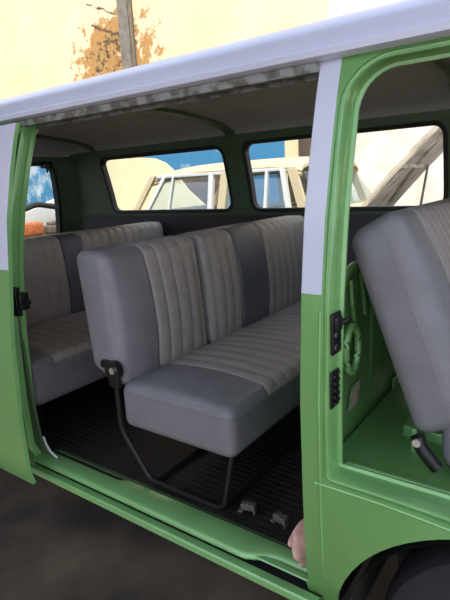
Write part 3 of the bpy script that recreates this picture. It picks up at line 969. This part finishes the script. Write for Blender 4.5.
wm = bpy.data.materials.new('old_painted_wall'); wm.use_nodes = True; nt = wm.node_tree; B = nt.nodes['Principled BSDF']; B.inputs['Roughness'].default_value = .9
geo = nt.nodes.new('ShaderNodeNewGeometry'); sep = nt.nodes.new('ShaderNodeSeparateXYZ'); nt.links.new(geo.outputs['Position'], sep.inputs[0])
def math_(op, a, b=None, c=None):
    n = nt.nodes.new('ShaderNodeMath'); n.operation = op
    for i, q in enumerate((a, b, c)):
        if q is None: continue
        if hasattr(q, 'links') or hasattr(q, 'is_linked'): nt.links.new(q, n.inputs[i])
        else: n.inputs[i].default_value = q
    return n.outputs[0]
def noise_(scale, detail=8, vec=None, dist=0., rough=.55):
    n = nt.nodes.new('ShaderNodeTexNoise'); n.inputs['Scale'].default_value = scale; n.inputs['Detail'].default_value = detail
    n.inputs['Roughness'].default_value = rough
    n.inputs['Distortion'].default_value = dist; nt.links.new(vec or geo.outputs['Position'], n.inputs['Vector']); return n.outputs['Fac']
def mix_(f, a, b):
    n = nt.nodes.new('ShaderNodeMix'); n.data_type = 'RGBA'
    nt.links.new(f, n.inputs[0])
    for i, q in ((6, a), (7, b)):
        if isinstance(q, tuple): n.inputs[i].default_value = (*q, 1)
        else: nt.links.new(q, n.inputs[i])
    return n.outputs[2]
def step_(v, lo, hi):
    n = nt.nodes.new('ShaderNodeMapRange'); n.inputs[1].default_value = lo; n.inputs[2].default_value = hi; nt.links.new(v, n.inputs[0]); return n.outputs[0]
X_, Z_ = sep.outputs['X'], sep.outputs['Z']
cream = mix_(step_(noise_(.9), .35, .7), (.76, .60, .38), (.68, .51, .30))
# rust and peeling patches round the steel column, of their own shape
dx = math_('DIVIDE', math_('SUBTRACT', X_, -8.45), 1.25); dz = math_('DIVIDE', math_('SUBTRACT', Z_, 4.30), .85)
dist = math_('SQRT', math_('ADD', math_('MULTIPLY', dx, dx), math_('MULTIPLY', dz, dz)))
near = step_(dist, 1.5, .45)
pat = math_('ADD', math_('MULTIPLY', near, 1.15), math_('MULTIPLY', math_('SUBTRACT', noise_(2.6, 9, rough=.75), .5), 4.2))
c1 = mix_(step_(pat, .62, .72), cream, (.40, .22, .07))
pat2 = math_('ADD', near, math_('MULTIPLY', math_('SUBTRACT', noise_(6, 9, rough=.75), .5), 4.4))
c1 = mix_(step_(pat2, 1.05, 1.2), c1, (.07, .055, .03))
# crack lines sloping across the top
ln = math_('ADD', Z_, math_('MULTIPLY', X_, .42)); ln = math_('ADD', ln, math_('MULTIPLY', math_('SUBTRACT', noise_(4.), .5), .25))
def band(v, c, w): return step_(math_('ABSOLUTE', math_('SUBTRACT', v, c)), w, w*.4)
msk = math_('MULTIPLY', step_(X_, -9.4, -9.0), step_(X_, -7.4, -7.9))
nz = step_(noise_(5.), .45, .55)
for c_, w in ((1.22, .05), (1.62, .04), (1.95, .05)):
    c1 = mix_(math_('MULTIPLY', math_('MULTIPLY', band(ln, c_, w), msk), nz), c1, (.10, .06, .03))
# blue painted dado with pale mottling, denser towards the far left
blue = mix_(step_(math_('ADD', noise_(1.6, 9, rough=.65), math_('MULTIPLY', step_(X_, -8.5, -10.5), .13)), .60, .74), (.045, .20, .37), (.50, .58, .62))
isb = math_('MULTIPLY', step_(Z_, 2.92, 2.90), step_(X_, -4.16, -4.19))
c2_ = mix_(isb, c1, blue)
pale = mix_(step_(X_, -3.35, -3.25), c2_, mix_(step_(noise_(2.5), .4, .7), (.80, .74, .66), (.70, .60, .48)))
nt.links.new(pale, B.inputs['Base Color'])
bp = nt.nodes.new('ShaderNodeBump'); bp.inputs['Distance'].default_value = .02; bp.inputs['Strength'].default_value = .5
nt.links.new(noise_(6.), bp.inputs['Height']); nt.links.new(bp.outputs['Normal'], B.inputs['Normal'])
bm = bmesh.new(); box(bm, -16, 9, 7.5, 7.7, 0, 7.5); struct('wall_back', bm, wm)
bm = bmesh.new(); box(bm, -16.2, -16, -9, 7.7, 0, 7.5); struct('wall_left', bm, wm)
bm = bmesh.new(); box(bm, -3.9, -3.7, -9, -1.2, 0, 3.3); struct('wall_light_blocker', bm, mat('dark_blocker_wall', (.16, .14, .12), .9, noise=.2, nscale=3))  # unseen dark wall, added to cut the sky light on the left
# steel column up the wall
bm = bmesh.new()
box(bm, -7.98, -7.70, 7.46, 7.50, 0, 7.0, .004); box(bm, -7.98, -7.70, 7.32, 7.36, 0, 7.0, .004); box(bm, -7.98, -7.92, 7.34, 7.48, 0, 7.0, .004); box(bm, -7.76, -7.70, 7.34, 7.48, 0, 7.0, .004)
struct('trim_1', bm, mat('grey_column', (.17, .155, .12), .7, .0, noise=.25, nscale=6))
# barred window recess in the wall
bm = bmesh.new(); box(bm, -3.88, -3.35, 7.46, 7.498, 1.2, 2.7, .003)
for k in range(5): tube(bm, [(-3.82+k*.105, 7.44, 1.2), (-3.82+k*.105, 7.44, 2.7)], .012, 6)
struct('window_1', bm, mat('dark_brown_window', (.10, .07, .05), .6, 0, noise=.4, nscale=8))
# unseen roof added to shade the van side, edges set to steer the light
bm = bmesh.new(); box(bm, -16, 1.5, -1.9, .55, 3.30, 3.42); struct('shade_canopy', bm, mat('shade_canopy_grey', (.28, .26, .24), .8, noise=.1, nscale=3))

# ------------------------------------------------------------------ light
sun = bpy.data.lights.new('sun', 'SUN'); sun.energy = 7.0; sun.color = (1, .91, .76); sun.angle = math.radians(.6)
so = bpy.data.objects.new('sun', sun); C.objects.link(so)
d = Vector((-.30, .45, -.95)); so.rotation_euler = d.to_track_quat('-Z', 'Y').to_euler()
w = bpy.data.worlds.new('sky'); bpy.context.scene.world = w; w.use_nodes = True
wn = w.node_tree; bg = wn.nodes['Background']
tc = wn.nodes.new('ShaderNodeTexCoord'); sp = wn.nodes.new('ShaderNodeSeparateXYZ'); wn.links.new(tc.outputs['Generated'], sp.inputs[0])
rp = wn.nodes.new('ShaderNodeValToRGB'); wn.links.new(sp.outputs['Z'], rp.inputs['Fac'])
rp.color_ramp.elements[0].position = 0; rp.color_ramp.elements[0].color = (.90, .91, 1.0, 1)
rp.color_ramp.elements[1].position = .7; rp.color_ramp.elements[1].color = (.60, .72, 1.0, 1)
wn.links.new(rp.outputs['Color'], bg.inputs['Color']); bg.inputs['Strength'].default_value = 2.1

# ------------------------------------------------------------------ camera
fw = Vector((-0.57722666, 0.78412228, -0.22795093)); r = Vector((0.81138187, 0.58220857, -0.05189071)); u = r.cross(fw)
cd_ = bpy.data.cameras.new('camera'); cam = bpy.data.objects.new('camera', cd_); C.objects.link(cam)
M = Matrix.Identity(4)
for i in range(3): M[i][0] = r[i]; M[i][1] = u[i]; M[i][2] = -fw[i]; M[i][3] = (0.4831, -0.9151, 1.4412)[i]
cam.matrix_world = M
cd_.sensor_fit = 'HORIZONTAL'; cd_.sensor_width = 36; cd_.lens = 503.03/450*36; cd_.clip_start = .02
bpy.context.scene.camera = cam
vs = bpy.context.scene.view_settings
vs.view_transform = 'Standard'; vs.look = 'None'; vs.exposure = 0.0; vs.gamma = 1; vs.use_curve_mapping = False
bpy.context.scene.cycles.max_bounces = 10
